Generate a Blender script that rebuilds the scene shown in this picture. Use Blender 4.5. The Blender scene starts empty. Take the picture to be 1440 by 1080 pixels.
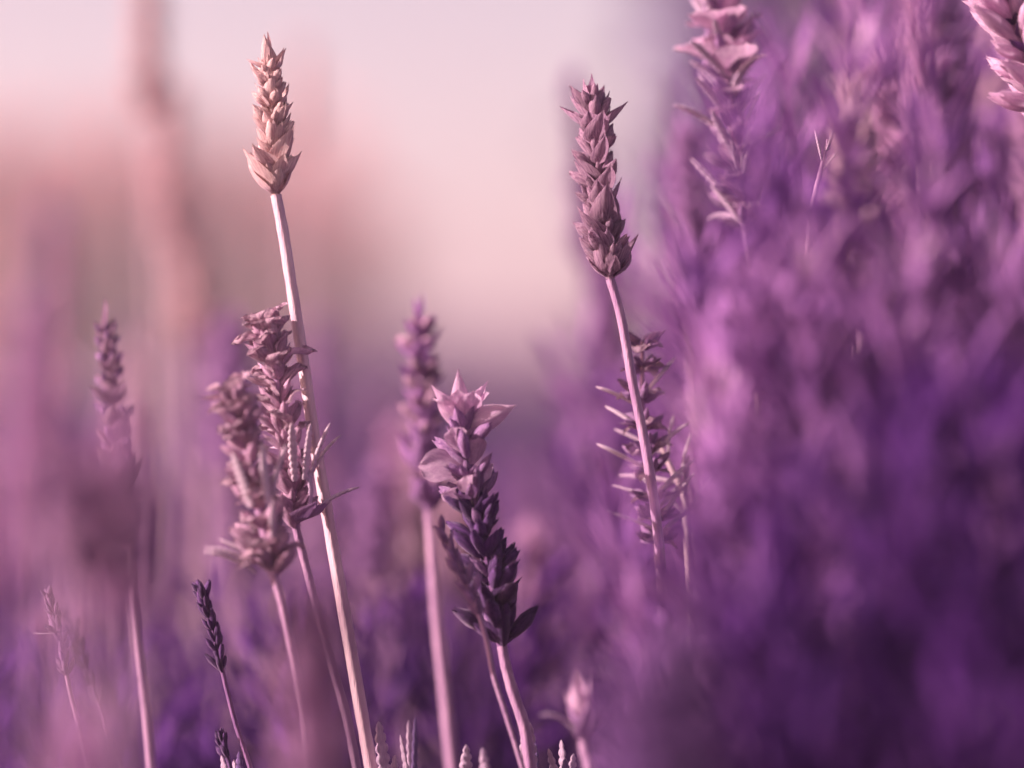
import bpy, math, random
import numpy as np
from mathutils import Vector, Matrix, noise

R = math.radians
sc = bpy.context.scene
col = sc.collection

# ------------------------------------------------------------------ camera
ZC = 0.45                       # lens height above the ground, just over the lavender canopy
FOC = 0.93                      # metres to the plane in focus
K = 0.20 / 1080 / FOC           # metres per photo pixel per metre of distance
cam_d = bpy.data.cameras.new('camera')
cam = bpy.data.objects.new('camera', cam_d)
col.objects.link(cam)
cam.location = (0, 0, ZC)
cam.rotation_euler = (R(90), 0, 0)
cam_d.sensor_fit = 'HORIZONTAL'
cam_d.sensor_width = 32.0
cam_d.lens = 32.0 / (1440 * K)
cam_d.clip_start = 0.02
cam_d.clip_end = 2000
cam_d.dof.use_dof = True
cam_d.dof.focus_distance = FOC
cam_d.dof.aperture_fstop = 3.1
cam_d.dof.aperture_blades = 9
sc.camera = cam

# ------------------------------------------------------------------ light
SUN_AZ = 102                      # degrees left of the view direction
SUN_EL = 24
sun_dir = Vector((-math.sin(R(SUN_AZ)) * math.cos(R(SUN_EL)), math.cos(R(SUN_AZ)) * math.cos(R(SUN_EL)), math.sin(R(SUN_EL))))
w = bpy.data.worlds.new('World'); sc.world = w; w.use_nodes = True
nt = w.node_tree
bg = nt.nodes['Background']
sky = nt.nodes.new('ShaderNodeTexSky')
sky.sky_type = 'NISHITA'; sky.sun_disc = False
sky.sun_elevation = R(SUN_EL)
sky.sun_rotation = R(-SUN_AZ)
sky.air_density = 0.5; sky.dust_density = 1.2; sky.ozone_density = 2.5
tint = nt.nodes.new('ShaderNodeMix'); tint.data_type = 'RGBA'; tint.blend_type = 'MULTIPLY'
tint.inputs[0].default_value = 1.0
tint.inputs[7].default_value = (1.0, 0.575, 0.42, 1)      # the violet-pink cast of the evening sky
nt.links.new(sky.outputs[0], tint.inputs[6])
nt.links.new(tint.outputs[2], bg.inputs[0])
bg.inputs[1].default_value = 0.15
sl = bpy.data.lights.new('sun', 'SUN'); sl.energy = 4.4; sl.angle = R(0.6); sl.color = (1.0, 0.78, 0.76)
so = bpy.data.objects.new('sun', sl); col.objects.link(so)
so.rotation_euler = (-sun_dir).to_track_quat('-Z', 'Y').to_euler()
so.location = (-3, 2, 4)
sc.view_settings.view_transform = 'Standard'
sc.view_settings.look = 'None'
sc.view_settings.exposure = 1.55
sc.view_settings.gamma = 1.0
sc.render.engine = 'CYCLES'
sc.cycles.use_denoising = True
sc.cycles.max_bounces = 6
sc.cycles.diffuse_bounces = 4
sc.cycles.sample_clamp_indirect = 6

# ------------------------------------------------------------------ helpers
def P(px, py, d=FOC):
    """point seen at photo pixel (px, py) at distance d in front of the lens"""
    return Vector(((px - 720) * K * d, d, ZC - (py - 540) * K * d))

def tag(o, label=None, cat=None, group=None, kind=None):
    if label: o['label'] = label
    if cat: o['category'] = cat
    if group: o['group'] = group
    if kind: o['kind'] = kind
    return o

def empty(name, loc):
    o = bpy.data.objects.new(name, None); col.objects.link(o)
    o.location = loc; o.empty_display_size = 0.01
    return o

def link(name, me, parent=None, mat=None, M=None):
    o = bpy.data.objects.new(name, me); col.objects.link(o)
    if mat is not None:
        if len(me.materials) == 0: me.materials.append(mat)
        if me.materials[0] is not mat:
            o.material_slots[0].link = 'OBJECT'; o.material_slots[0].material = mat
    if parent is not None: o.parent = parent
    if M is not None: o.matrix_basis = M
    return o

def mesh(name, V, F, smooth=True, mats=(), midx=None):
    me = bpy.data.meshes.new(name)
    V = np.asarray(V, dtype=np.float32)
    if isinstance(F, np.ndarray):
        n, k = F.shape
        me.vertices.add(len(V)); me.vertices.foreach_set('co', V.ravel())
        me.loops.add(n * k); me.loops.foreach_set('vertex_index', F.astype(np.int32).ravel())
        me.polygons.add(n)
        me.polygons.foreach_set('loop_start', np.arange(0, n * k, k, dtype=np.int32))
        me.polygons.foreach_set('loop_total', np.full(n, k, dtype=np.int32))
    else:
        me.from_pydata([tuple(map(float, v)) for v in V], [], F)
    for m in mats: me.materials.append(m)
    if midx is not None: me.polygons.foreach_set('material_index', np.asarray(midx, dtype=np.int32))
    if smooth: me.polygons.foreach_set('use_smooth', np.ones(len(me.polygons), dtype=bool))
    me.update(calc_edges=True)
    me.validate()
    return me

class Bag:
    """collects quads (triangles repeat the last vertex index is avoided: all pieces are quads)"""
    def __init__(s): s.V = []; s.F = []; s.m = []; s.n = 0
    def add(s, V, F, mi=0):
        V = np.asarray(V, dtype=np.float64); F = np.asarray(F, dtype=np.int64)
        s.V.append(V); s.F.append(F + s.n); s.m.append(np.full(len(F), mi)); s.n += len(V)
    def addM(s, geo, M, mi=0):
        A = np.array(M)
        s.add(geo[0] @ A[:3, :3].T + A[:3, 3], geo[1], mi)
    def mesh(s, name, mats=()):
        return mesh(name, np.concatenate(s.V), np.concatenate(s.F), True, mats, np.concatenate(s.m))

def grid_faces(nu, nv, wrap=False):
    F = []
    for j in range(nv - 1):
        for i in range(nu if wrap else nu - 1):
            a = j * nu + i; b = j * nu + (i + 1) % nu
            F.append((a, b, b + nu, a + nu))
    return np.array(F)

def catmull(pts, n):
    """centripetal Catmull-Rom through the points, n steps a span"""
    pts = [Vector(p) for p in pts]
    q = [pts[0] * 2 - pts[1]] + pts + [pts[-1] * 2 - pts[-2]]
    out = []
    for i in range(1, len(q) - 2):
        p0, p1, p2, p3 = q[i - 1:i + 3]
        t0 = 0.0; t1 = t0 + max(1e-6, (p1 - p0).length) ** .5; t2 = t1 + max(1e-6, (p2 - p1).length) ** .5; t3 = t2 + max(1e-6, (p3 - p2).length) ** .5
        for k in range(n):
            t = t1 + (t2 - t1) * k / n
            a1 = p0 * ((t1 - t) / (t1 - t0)) + p1 * ((t - t0) / (t1 - t0))
            a2 = p1 * ((t2 - t) / (t2 - t1)) + p2 * ((t - t1) / (t2 - t1))
            a3 = p2 * ((t3 - t) / (t3 - t2)) + p3 * ((t - t2) / (t3 - t2))
            b1 = a1 * ((t2 - t) / (t2 - t0)) + a2 * ((t - t0) / (t2 - t0))
            b2 = a2 * ((t3 - t) / (t3 - t1)) + a3 * ((t - t1) / (t3 - t1))
            out.append(b1 * ((t2 - t) / (t2 - t1)) + b2 * ((t - t1) / (t2 - t1)))
    out.append(pts[-1])
    return out

def frames(pts):
    fr = []; n = None
    for i, p in enumerate(pts):
        t = (pts[min(i + 1, len(pts) - 1)] - pts[max(i - 1, 0)]).normalized()
        if n is None: n = t.cross(Vector((0, 1, 0.01))).normalized()
        n = (n - t * n.dot(t)).normalized()
        fr.append((p, t, n, t.cross(n)))
    return fr

def tube(pts, rad, seg=10, ridge=0.0, per=4, wob=0.0, seed=0):
    fr = frames(pts); V = []
    for i, (p, t, n, b) in enumerate(fr):
        r = rad(i / (len(fr) - 1))
        if wob: r *= 1 + wob * noise.noise(Vector((i * 0.35, seed, 0)))
        for k in range(seg):
            a = 2 * math.pi * k / seg
            rr = r * (1 + ridge * math.cos(per * a))
            V.append(p + (n * math.cos(a) + b * math.sin(a)) * rr)
    return np.array([tuple(v) for v in V]), grid_faces(seg, len(fr), True)

def place(p, zdir, ydir, s, sx=None, roll=0.0):
    z = zdir.normalized(); y = (ydir - z * ydir.dot(z)).normalized(); x = y.cross(z)
    M = Matrix.Identity(4)
    sx = s if sx is None else sx
    for i in range(3):
        M[i][0] = x[i] * sx; M[i][1] = y[i] * sx; M[i][2] = z[i] * s; M[i][3] = p[i]
    return M @ Matrix.Rotation(roll, 4, 'Z') if roll else M

# ------------------------------------------------------------------ materials
def material(name, c1, c2, scale=3.0, coord='Generated', trans=0.3, tcol=None, rough=0.7, sheen=0.4, bump=0.3, bscale=40.0, stretch=(1, 1, 1), vary=0.25, alt=None):
    m = bpy.data.materials.new(name); m.use_nodes = True
    nt = m.node_tree; N = nt.nodes; L = nt.links
    pb = N['Principled BSDF']; out = N['Material Output']
    tc = N.new('ShaderNodeTexCoord'); mp = N.new('ShaderNodeMapping'); mp.inputs['Scale'].default_value = stretch
    L.new(tc.outputs[coord], mp.inputs[0])
    n1 = N.new('ShaderNodeTexNoise'); n1.inputs['Scale'].default_value = scale; n1.inputs['Detail'].default_value = 5; n1.inputs['Roughness'].default_value = 0.65
    L.new(mp.outputs[0], n1.inputs['Vector'])
    rp = N.new('ShaderNodeValToRGB'); e = rp.color_ramp.elements
    e[0].position = 0.36; e[0].color = (*c2, 1); e[1].position = 0.60 if alt else 0.66; e[1].color = (*c1, 1)
    if alt:
        k = e.new(0.74); k.color = (*alt, 1)
    L.new(n1.outputs[0], rp.inputs[0])
    oi = N.new('ShaderNodeObjectInfo')
    mr = N.new('ShaderNodeMapRange'); mr.inputs[3].default_value = 1 - vary; mr.inputs[4].default_value = 1 + vary
    L.new(oi.outputs['Random'], mr.inputs[0])
    hs = N.new('ShaderNodeHueSaturation'); L.new(rp.outputs[0], hs.inputs['Color']); L.new(mr.outputs[0], hs.inputs['Value'])
    L.new(hs.outputs[0], pb.inputs['Base Color'])
    pb.inputs['Roughness'].default_value = rough
    pb.inputs['Specular IOR Level'].default_value = 0.3 if bump else 0.12
    pb.inputs['Sheen Weight'].default_value = sheen
    pb.inputs['Sheen Roughness'].default_value = 0.4
    pb.inputs['Sheen Tint'].default_value = (0.92, 0.66, 0.95, 1)
    n2 = N.new('ShaderNodeTexNoise'); n2.inputs['Scale'].default_value = bscale; n2.inputs['Detail'].default_value = 4
    L.new(mp.outputs[0], n2.inputs['Vector'])
    bp = N.new('ShaderNodeBump'); bp.inputs['Strength'].default_value = bump; bp.inputs['Distance'].default_value = 0.0006
    L.new(n2.outputs[0], bp.inputs['Height']); L.new(bp.outputs[0], pb.inputs['Normal'])
    if trans > 0:
        tr = N.new('ShaderNodeBsdfTranslucent')
        if tcol: tr.inputs[0].default_value = (*tcol, 1)
        else: L.new(hs.outputs[0], tr.inputs[0])
        mx = N.new('ShaderNodeMixShader'); mx.inputs[0].default_value = trans
        L.new(pb.outputs[0], mx.inputs[1]); L.new(tr.outputs[0], mx.inputs[2]); L.new(mx.outputs[0], out.inputs[0])
    return m

ST = (5, 5, 0.8)   # streaks along the length of a piece: veins and ribs
M = {
 'straw':      material('straw_bract', (0.88, 0.67, 0.64), (0.5, 0.29, 0.31), 2.2, trans=0.30, stretch=ST, bump=0.5, bscale=8, vary=0.12),
 'dusty':      material('dusty_bract', (0.56, 0.36, 0.48), (0.22, 0.11, 0.2), 2.2, trans=0.42, stretch=ST, bump=0.5, bscale=8, vary=0.18),
 'violet':     material('violet_calyx', (0.12, 0.042, 0.17), (0.035, 0.01, 0.065), 2.2, trans=0.12, stretch=ST, bump=0.5, bscale=8, sheen=0.35, vary=0.35),
 'mauve':      material('mauve_calyx', (0.46, 0.26, 0.46), (0.17, 0.07, 0.22), 2.2, trans=0.25, stretch=ST, bump=0.5, bscale=8, vary=0.25),
 'rosy':       material('rosy_calyx', (0.62, 0.39, 0.52), (0.32, 0.16, 0.28), 2.2, trans=0.25, stretch=ST, bump=0.5, bscale=8, vary=0.2),
 'pale_leaf':  material('pale_leaf', (0.82, 0.64, 0.72), (0.60, 0.43, 0.54), 6, trans=0.1, bump=0.6, bscale=30, sheen=0.8, vary=0.1),
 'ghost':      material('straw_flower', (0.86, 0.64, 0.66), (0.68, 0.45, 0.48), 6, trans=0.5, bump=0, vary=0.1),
 'petal':      material('pale_petal', (0.82, 0.58, 0.74), (0.58, 0.34, 0.54), 3, trans=0.45, stretch=(3, 3, 1), bump=0.5, bscale=10, sheen=0.2, vary=0.12),
 'dry_petal':  material('dry_petal', (0.78, 0.56, 0.64), (0.4, 0.22, 0.33), 2.2, trans=0.30, stretch=(4, 4, 2), bump=0.7, bscale=12, vary=0.15),
 'leaf':       material('grey_leaf', (0.7, 0.52, 0.64), (0.46, 0.31, 0.47), 6, trans=0.15, bump=0.6, bscale=30, sheen=0.8, vary=0.15),
 'dark_leaf':  material('dark_leaf', (0.24, 0.14, 0.34), (0.11, 0.055, 0.2), 6, trans=0.15, bump=0.6, bscale=30, sheen=0.8, vary=0.15),
 'stem_pale':  material('pale_stem', (0.72, 0.53, 0.56), (0.5, 0.32, 0.4), 120, coord='Object', trans=0.0, stretch=(3, 3, 0.4), bump=0.6, bscale=900, sheen=0.8, vary=0.05),
 'stem':       material('mauve_stem', (0.44, 0.26, 0.38), (0.26, 0.13, 0.26), 160, coord='Object', trans=0.0, stretch=(3, 3, 0.4), bump=0.6, bscale=900, sheen=0.8, vary=0.1),
 'stem_dark':  material('dark_stem', (0.20, 0.09, 0.20), (0.10, 0.04, 0.13), 160, coord='Object', trans=0.0, stretch=(3, 3, 0.4), bump=0.6, bscale=900, vary=0.15),
 'soft_pink':  material('pink_flower', (0.58, 0.35, 0.53), (0.42, 0.22, 0.41), 6, trans=0.55, bump=0, vary=0.15),
 'soft_mauve': material('mauve_flower', (0.42, 0.22, 0.44), (0.21, 0.09, 0.27), 6, trans=0.3, bump=0, vary=0.25),
 'soft_pale':  material('pale_flower', (0.68, 0.47, 0.58), (0.46, 0.28, 0.38), 6, trans=0.35, bump=0, vary=0.15),
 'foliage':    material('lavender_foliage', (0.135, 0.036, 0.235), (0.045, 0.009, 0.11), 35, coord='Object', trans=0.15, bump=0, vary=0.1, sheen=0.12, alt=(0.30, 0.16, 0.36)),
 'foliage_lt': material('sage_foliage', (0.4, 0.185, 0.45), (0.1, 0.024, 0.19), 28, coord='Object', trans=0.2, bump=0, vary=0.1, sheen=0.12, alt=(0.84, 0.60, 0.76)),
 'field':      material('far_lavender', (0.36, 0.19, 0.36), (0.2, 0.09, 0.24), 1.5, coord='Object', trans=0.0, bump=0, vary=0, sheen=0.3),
 'shade_dark':       material('shade_darkened_foliage', (0.095, 0.02, 0.18), (0.032, 0.005, 0.08), 35, coord='Object', trans=0.12, bump=0, vary=0.1, sheen=0.12, alt=(0.20, 0.09, 0.26)),  # lavender leaves darkened: shade on the low bushes put into the colour
 'soil':       material('soil', (0.10, 0.05, 0.10), (0.05, 0.022, 0.06), 3, coord='Object', trans=0.0, bump=0.5, bscale=30, vary=0, sheen=0),
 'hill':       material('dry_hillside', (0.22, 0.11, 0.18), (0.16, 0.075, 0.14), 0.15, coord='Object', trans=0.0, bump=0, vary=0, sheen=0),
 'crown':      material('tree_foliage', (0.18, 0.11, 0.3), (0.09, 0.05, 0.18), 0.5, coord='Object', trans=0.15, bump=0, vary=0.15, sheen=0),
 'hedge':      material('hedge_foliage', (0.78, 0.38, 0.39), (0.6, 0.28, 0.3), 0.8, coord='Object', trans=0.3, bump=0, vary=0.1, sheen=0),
 'bark':       material('bark', (0.11, 0.05, 0.14), (0.06, 0.025, 0.08), 5, coord='Object', trans=0.0, bump=0.3, bscale=20, vary=0, sheen=0),
}

# ------------------------------------------------------------------ shapes of single pieces (unit length along +Z, outer face +Y)
def bract_geo(seed, width=0.62, cup=0.55, point=1.6, bulge=0.16, flare=0.10, nu=7, nv=10):
    rnd = random.Random(seed); V = []
    asym = rnd.uniform(-.06, .06)
    for j in range(nv):
        v = j / (nv - 1)
        wd = width * 0.5 * (math.sin(math.pi * min(1, v ** 0.62)) ** 0.8 * (1 - v ** 3 * 0.35) + 0.10 * (1 - v)) if v < 1 else 0.006
        if v > 0.72: wd *= 1 - ((v - .72) / .28) ** point * 0.6
        for i in range(nu):
            u = -1 + 2 * i / (nu - 1)
            x = wd * u + asym * v * v
            y = bulge * math.sin(math.pi * v * 0.9) - cup * wd * u * u + flare * v ** 4
            y += 0.018 * math.cos(u * 9.5) * math.sin(math.pi * v)               # raised veins
            y += 0.03 * noise.noise(Vector((u * 1.7, v * 3, seed * 3.1)))
            V.append((x, y, v + 0.02 * noise.noise(Vector((u * 2, v * 2, seed)))))
    return np.array(V), grid_faces(nu, nv)

def calyx_geo(seed, fat=0.17, seg=10, rings=9, open_=False):
    rnd = random.Random(seed); V = []
    bend = rnd.uniform(-.08, .12)
    for j in range(rings):
        v = j / (rings - 1)
        r = fat * (0.42 + 0.66 * math.sin(math.pi * (v * 0.72 + 0.04)))
        if v > 0.62: r *= max(0.10, 1 - ((v - .62) / .38) ** 1.6 * (0.55 if open_ else 0.9))
        if j == 0: r *= 0.55
        for i in range(seg):
            a = 2 * math.pi * i / seg
            rr = r * (1 + 0.11 * math.cos(a * seg / 2))
            lift = 0.07 * math.cos(a * 2.5 + seed) * (v > 0.8)
            V.append((rr * math.cos(a), rr * math.sin(a) + bend * v * v, v * (1 + lift)))
    return np.array(V), grid_faces(seg, rings, True)

def petal_geo(seed, width=0.9, crump=0.12, nu=7, nv=8, curl=0.35):
    V = []
    for j in range(nv):
        v = j / (nv - 1)
        wd = width * 0.5 * (0.12 + 0.95 * math.sin(math.pi * (0.04 + 0.86 * v)) ** 0.8) * (1 if v < .8 else 1 - ((v - .8) / .2) ** 2 * 0.55)
        for i in range(nu):
            u = -1 + 2 * i / (nu - 1)
            q = Vector((u * 1.6, v * 2.2, seed * 5.3))
            n1 = noise.noise(q); n2 = noise.noise(q * 2.3 + Vector((9, 0, 0)))
            V.append((wd * u * (1 - 0.25 * crump * n2), curl * v * v + crump * (n1 + 0.6 * n2) * (0.3 + v) - 0.25 * wd * u * u,
                      v - curl * 0.35 * v ** 3 + 0.05 * n2 + (0.06 * (1 - abs(u)) if v > .9 else 0)))
    return np.array(V), grid_faces(nu, nv)

def leaf_geo(seed, width=0.15, curl=0.0, lobes=9, seg=8, rings=37):
    """narrow rolled leaf with rounded teeth down both margins"""
    V = []; pts = []; ang = 0.0; p = np.array([0.0, 0.0]); dl = 1 / (rings - 1)
    for j in range(rings):
        v = j / (rings - 1)
        prof = (0.45 + 0.55 * math.sin(math.pi * min(1, 0.15 + v * 0.75))) * (1 if v < .82 else max(.22, 1 - ((v - .82) / .18) ** 2.4 * .8))
        sc_ = 1.0 if lobes == 0 else 0.70 + 0.42 * abs(math.sin(math.pi * v * lobes)) ** .8
        for i in range(seg):
            a = 2 * math.pi * i / seg
            x = width * 0.5 * prof * sc_ * math.cos(a)
            th = width * 0.30 * prof * (sc_ if math.sin(a) > 0 else 0.8) * math.sin(a)
            if abs(math.cos(a)) < 0.1 and math.sin(a) > 0: th *= 0.45                # groove along the midrib
            V.append((x, p[0] + th * math.cos(ang), p[1] - th * math.sin(ang)))
        ang = curl * v * 1.0
        p = p + dl * np.array([math.sin(ang), math.cos(ang)])
    return np.array(V), grid_faces(seg, rings, True)

def blade_geo(width=0.12, curl=0.5, fold=0.35):
    V = []
    for j in range(5):
        v = j / 4
        wd = width * 0.5 * (0.5 + 0.5 * math.sin(math.pi * (0.1 + 0.8 * v))) * (1 if j < 4 else 0.15)
        for u in (-1, 0, 1):
            V.append((wd * u, curl * 0.5 * v * v + fold * wd * abs(u), v * (1 - 0.1 * curl * v)))
    return np.array(V), grid_faces(3, 5)

def hairs(geo, n, length, seed, wdt=0.02, edge=0):
    """fine down standing off a piece, as slim slivers"""
    rnd = random.Random(seed); V, F = geo; HV = []; HF = []
    nf = len(F); c = V.mean(axis=0)
    for k in range(n):
        f = F[rnd.randrange(nf)]
        if edge and rnd.random() < .7:
            row = rnd.randrange(nf // edge); f = F[row * edge + rnd.choice((0, edge - 1))]
        a, b, c_, d = V[f]; s, t = rnd.random(), rnd.random()
        p = a * (1 - s) * (1 - t) + b * s * (1 - t) + c_ * s * t + d * (1 - s) * t
        nn = np.cross(b - a, d - a); nl = np.linalg.norm(nn)
        if nl < 1e-12: continue
        nn = nn / nl + np.array([rnd.gauss(0, .35) for _ in range(3)])
        if rnd.random() < .5 and geo[0].shape[0] < 75: nn = -nn
        nn /= np.linalg.norm(nn)
        e = np.cross(nn, np.array([rnd.gauss(0, 1) for _ in range(3)])); e /= np.linalg.norm(e) + 1e-9
        L_ = length * rnd.uniform(.5, 1.2); i0 = len(HV)
        HV += [p - e * wdt * length, p + e * wdt * length, p + e * wdt * .3 * length + nn * L_, p - e * wdt * .3 * length + nn * L_]
        HF.append((i0, i0 + 1, i0 + 2, i0 + 3))
    return np.array(HV), np.array(HF)

def with_hair(geo, n, length, seed, edge=0):
    H = hairs(geo, n, length, seed, 0.07, edge)
    return np.concatenate([geo[0], H[0]]), np.concatenate([geo[1], H[1] + len(geo[0])])

G = {
 'bract': [bract_geo(i, width=0.60 + 0.06 * (i % 3), flare=0.05 + .05 * (i % 3)) for i in range(5)],
 'tip':   [bract_geo(20 + i, width=0.46, cup=0.75, bulge=0.10, flare=0.0) for i in range(3)],
 'cup':   [bract_geo(30 + i, width=0.80, cup=0.7, bulge=0.26, flare=-0.04) for i in range(3)],
 'calyx': [calyx_geo(i, fat=0.125 + 0.02 * (i % 3), open_=i % 2 == 0) for i in range(6)],
 'petal': [petal_geo(i) for i in range(5)],
 'crumpled': [petal_geo(40 + i, width=1.0, crump=0.34, curl=0.5, nu=9, nv=10) for i in range(6)],
 'leaf':  [leaf_geo(i, curl=c) for i, c in enumerate((0.05, 0.25, 0.6, 1.2, -0.3))],
 'smooth_leaf': [leaf_geo(30 + i, curl=c, width=0.17, lobes=0) for i, c in enumerate((0.1, 0.3))],
 'curled_leaf': [leaf_geo(9 + i, curl=c, width=0.085, lobes=13) for i, c in enumerate((2.2, 3.0))],
}
MESH = {}
for kind_, gl in G.items():
    hl = {'calyx': 0.05, 'bract': 0.045, 'tip': 0.04, 'cup': 0.04, 'leaf': 0.018, 'smooth_leaf': 0.015, 'curled_leaf': 0.018}.get(kind_)
    MESH[kind_] = [mesh(f'{kind_}_shape', *(with_hair(g, 150, hl, i, 6 if kind_ in ('bract', 'tip', 'cup') else 0) if hl else g)) for i, g in enumerate(gl)]

# ------------------------------------------------------------------ hero stalks, piece by piece
def to_ground(pts, drift=0.25):
    """carry a stem on down from its last visible point to the soil"""
    a, b = pts[-2], pts[-1]
    d = (b - a).normalized(); h = b.z
    sl = max(-.5, min(.5, d.x / max(.4, -d.z)))
    base = Vector((b.x + sl * h * .45, b.y + 0.01, 0.0))
    return pts + [Vector((b.x + sl * h * .09, b.y + .001, h * .9)), Vector((b.x + sl * h * .30, b.y + .005, h * .6)), base]

class Stalk:
    def __init__(s, name, label, cat, group, spike_px, stem_px, d, seed, r_stem=0.0011, r_axis=0.0008, stem_mat='stem', axis_mat=None, hair=True):
        s.rnd = random.Random(seed); s.seed = seed
        sp = [P(x, y, d + (z[0] if z else 0)) for x, y, *z in spike_px]           # bottom to top
        st = [P(x, y, d + (z[0] if z else 0)) for x, y, *z in stem_px]            # top to bottom
        st = to_ground([sp[0]] + st)
        base = st[-1]
        s.root = tag(empty(name, base), label, cat, group)
        s.base = base; s.off = Matrix.Translation(-base)
        cur = catmull(st, 10)
        g = tube([p - base for p in cur], lambda t: r_stem * (0.92 + 0.30 * t), 12, 0.13, 4, 0.10, seed)
        s.stem = link('stem', mesh('stem_mesh', *g), s.root, M[stem_mat])
        if hair:
            n = sum(1 for p in cur if p.z > 0.30) / len(cur)
            vis = (g[0], g[1][:int(len(g[1]) * n)])
            H = hairs(vis, 1800, 0.00045, seed, 0.035)
            link('stem_hairs', mesh('hair_mesh', *H), s.stem, M[stem_mat])['kind'] = 'stuff'
        s.curve = catmull(sp, 12)
        s.fr = frames(s.curve)
        g = tube([p - base for p in s.curve], lambda t: r_axis * (1 - 0.55 * t), 8, 0.1, 4, 0.15, seed)
        s.axis = link('flower_spike', mesh('spike_axis_mesh', *g), s.root, M[axis_mat or stem_mat])
        s.len = sum((s.curve[i + 1] - s.curve[i]).length for i in range(len(s.curve) - 1))
    def at(s, t):
        f = max(0, min(1, t)) * (len(s.fr) - 1); i = min(int(f), len(s.fr) - 2); u = f - i
        a, b = s.fr[i], s.fr[i + 1]
        return tuple(a[k].lerp(b[k], u) for k in range(4))
    def piece(s, kind, name, t, az, tilt, size, mat, sx=None, rad=0.0006, face=1, var=None, roll=0.0):
        p, tg, n, b = s.at(t)
        r = -n * math.cos(az) - b * math.sin(az)
        z = tg * math.cos(tilt) + r * math.sin(tilt)
        y = (r * math.cos(tilt) - tg * math.sin(tilt)) * face
        k = s.rnd.randrange(len(MESH[kind])) if var is None else var
        return link(name, MESH[kind][k], s.axis, M[mat], s.off @ place(p + r * rad, z, y, size, sx, roll))
    def whorl(s, t, n, kind, name, size, tilt, mat, az0=0.0, jit=0.2, sx=None, rad=0.0006):
        for k in range(n):
            az = az0 + 2 * math.pi * k / n + s.rnd.gauss(0, jit)
            sz = size * s.rnd.uniform(.68, 1.18)
            s.piece(kind, name, t + s.rnd.uniform(-.022, .022), az, R(max(4, tilt + s.rnd.gauss(0, 9))), sz, mat,
                    (sx * sz / size if sx else None), rad, 1, None, s.rnd.gauss(0, .15))

# azimuth note: for an upright axis az = 0 points to the photo's right or left and -90 deg towards the lens
mm = 0.001
# --- 1: tall pale dry spike
a = Stalk('lavender_stalk', 'tall pale straw pink lavender stalk with its dry head against the bright sky', 'lavender', None,
          [(388, 274), (385, 210), (381, 130), (376, 82)], [(397, 320), (411, 410), (425, 500), (441, 610), (463, 740), (489, 890), (513, 1030), (522, 1080)], FOC, 11, 0.0014, 0.0010, 'stem_pale', 'straw')
for i in range(7):
    t = 0.06 + 0.125 * i; big = (0.92, 1.0, 1.0, .95, .9, .82, .74)[i]
    a.whorl(t, 4, 'bract', 'bract', 10.5 * mm * big, 25 - i, 'straw', i * math.pi / 4 + .3, .3, 9.5 * mm * big)
    a.whorl(t + .04, 5, 'calyx', 'calyx', 7 * mm * big, 34, 'straw', i * 1.1, .4, 10 * mm * big)
    a.whorl(t + .07, 3, 'tip', 'bract', 7 * mm * big, 44, 'straw', i * 1.9, .5, 7 * mm * big)
a.whorl(0.0, 3, 'cup', 'bract', 12 * mm, 13, 'straw', .9, .1, 9.0 * mm)
a.whorl(0.03, 2, 'bract', 'bract', 12 * mm, 24, 'straw', .2, .1, 10 * mm)
a.piece('tip', 'bract', .84, 0, R(3), 11 * mm, 'straw', 10 * mm, 0, 1, 0)
a.piece('tip', 'bract', .84, -2, R(4), 10.5 * mm, 'straw', 10 * mm, 0, 1, 1)
a.piece('tip', 'bract', .86, .1, R(36), 7.5 * mm, 'straw', 7 * mm, 0, 1, 2)

# --- 2: dusty mauve spike on the thin bent stem
b = Stalk('lavender_stalk', 'dusty mauve lavender stalk with a scaly head on a thin stem beside the tall bush', 'lavender', None,
          [(858, 392), (850, 310), (838, 210), (828, 120)], [(872, 440), (890, 540), (906, 620), (919, 700), (929, 790), (933, 900), (936, 1000), (938, 1080)], FOC + .005, 12, 0.00115, 0.0011, 'stem', 'dusty')
for i in range(11):
    t = 0.03 + 0.082 * i; big = 1.15 - 0.026 * i
    b.whorl(t, 3, 'bract', 'bract', 11 * mm * big, 27, 'dusty', i * 1.0 + .2, .35, 9.5 * mm * big)
    b.whorl(t + .03, 5, 'calyx', 'calyx', 7.6 * mm * big, 46 - i, 'dusty', i * .8, .3, 9 * mm * big)
b.whorl(0.0, 4, 'cup', 'bract', 12.5 * mm, 16, 'dusty', .5, .1, 11.5 * mm)
b.piece('tip', 'bract', .84, .3, R(3), 11 * mm, 'dusty', 10.5 * mm, 0, 1, 0)
b.piece('tip', 'bract', .84, 3.0, R(5), 10 * mm, 'dusty', 10.5 * mm, 0, 1, 1)
for az in (0.1, math.pi - .1): b.piece('tip', 'bract', .80, az, R(32), 9.5 * mm, 'dusty', 8 * mm, 0, 1, 2)

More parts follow.
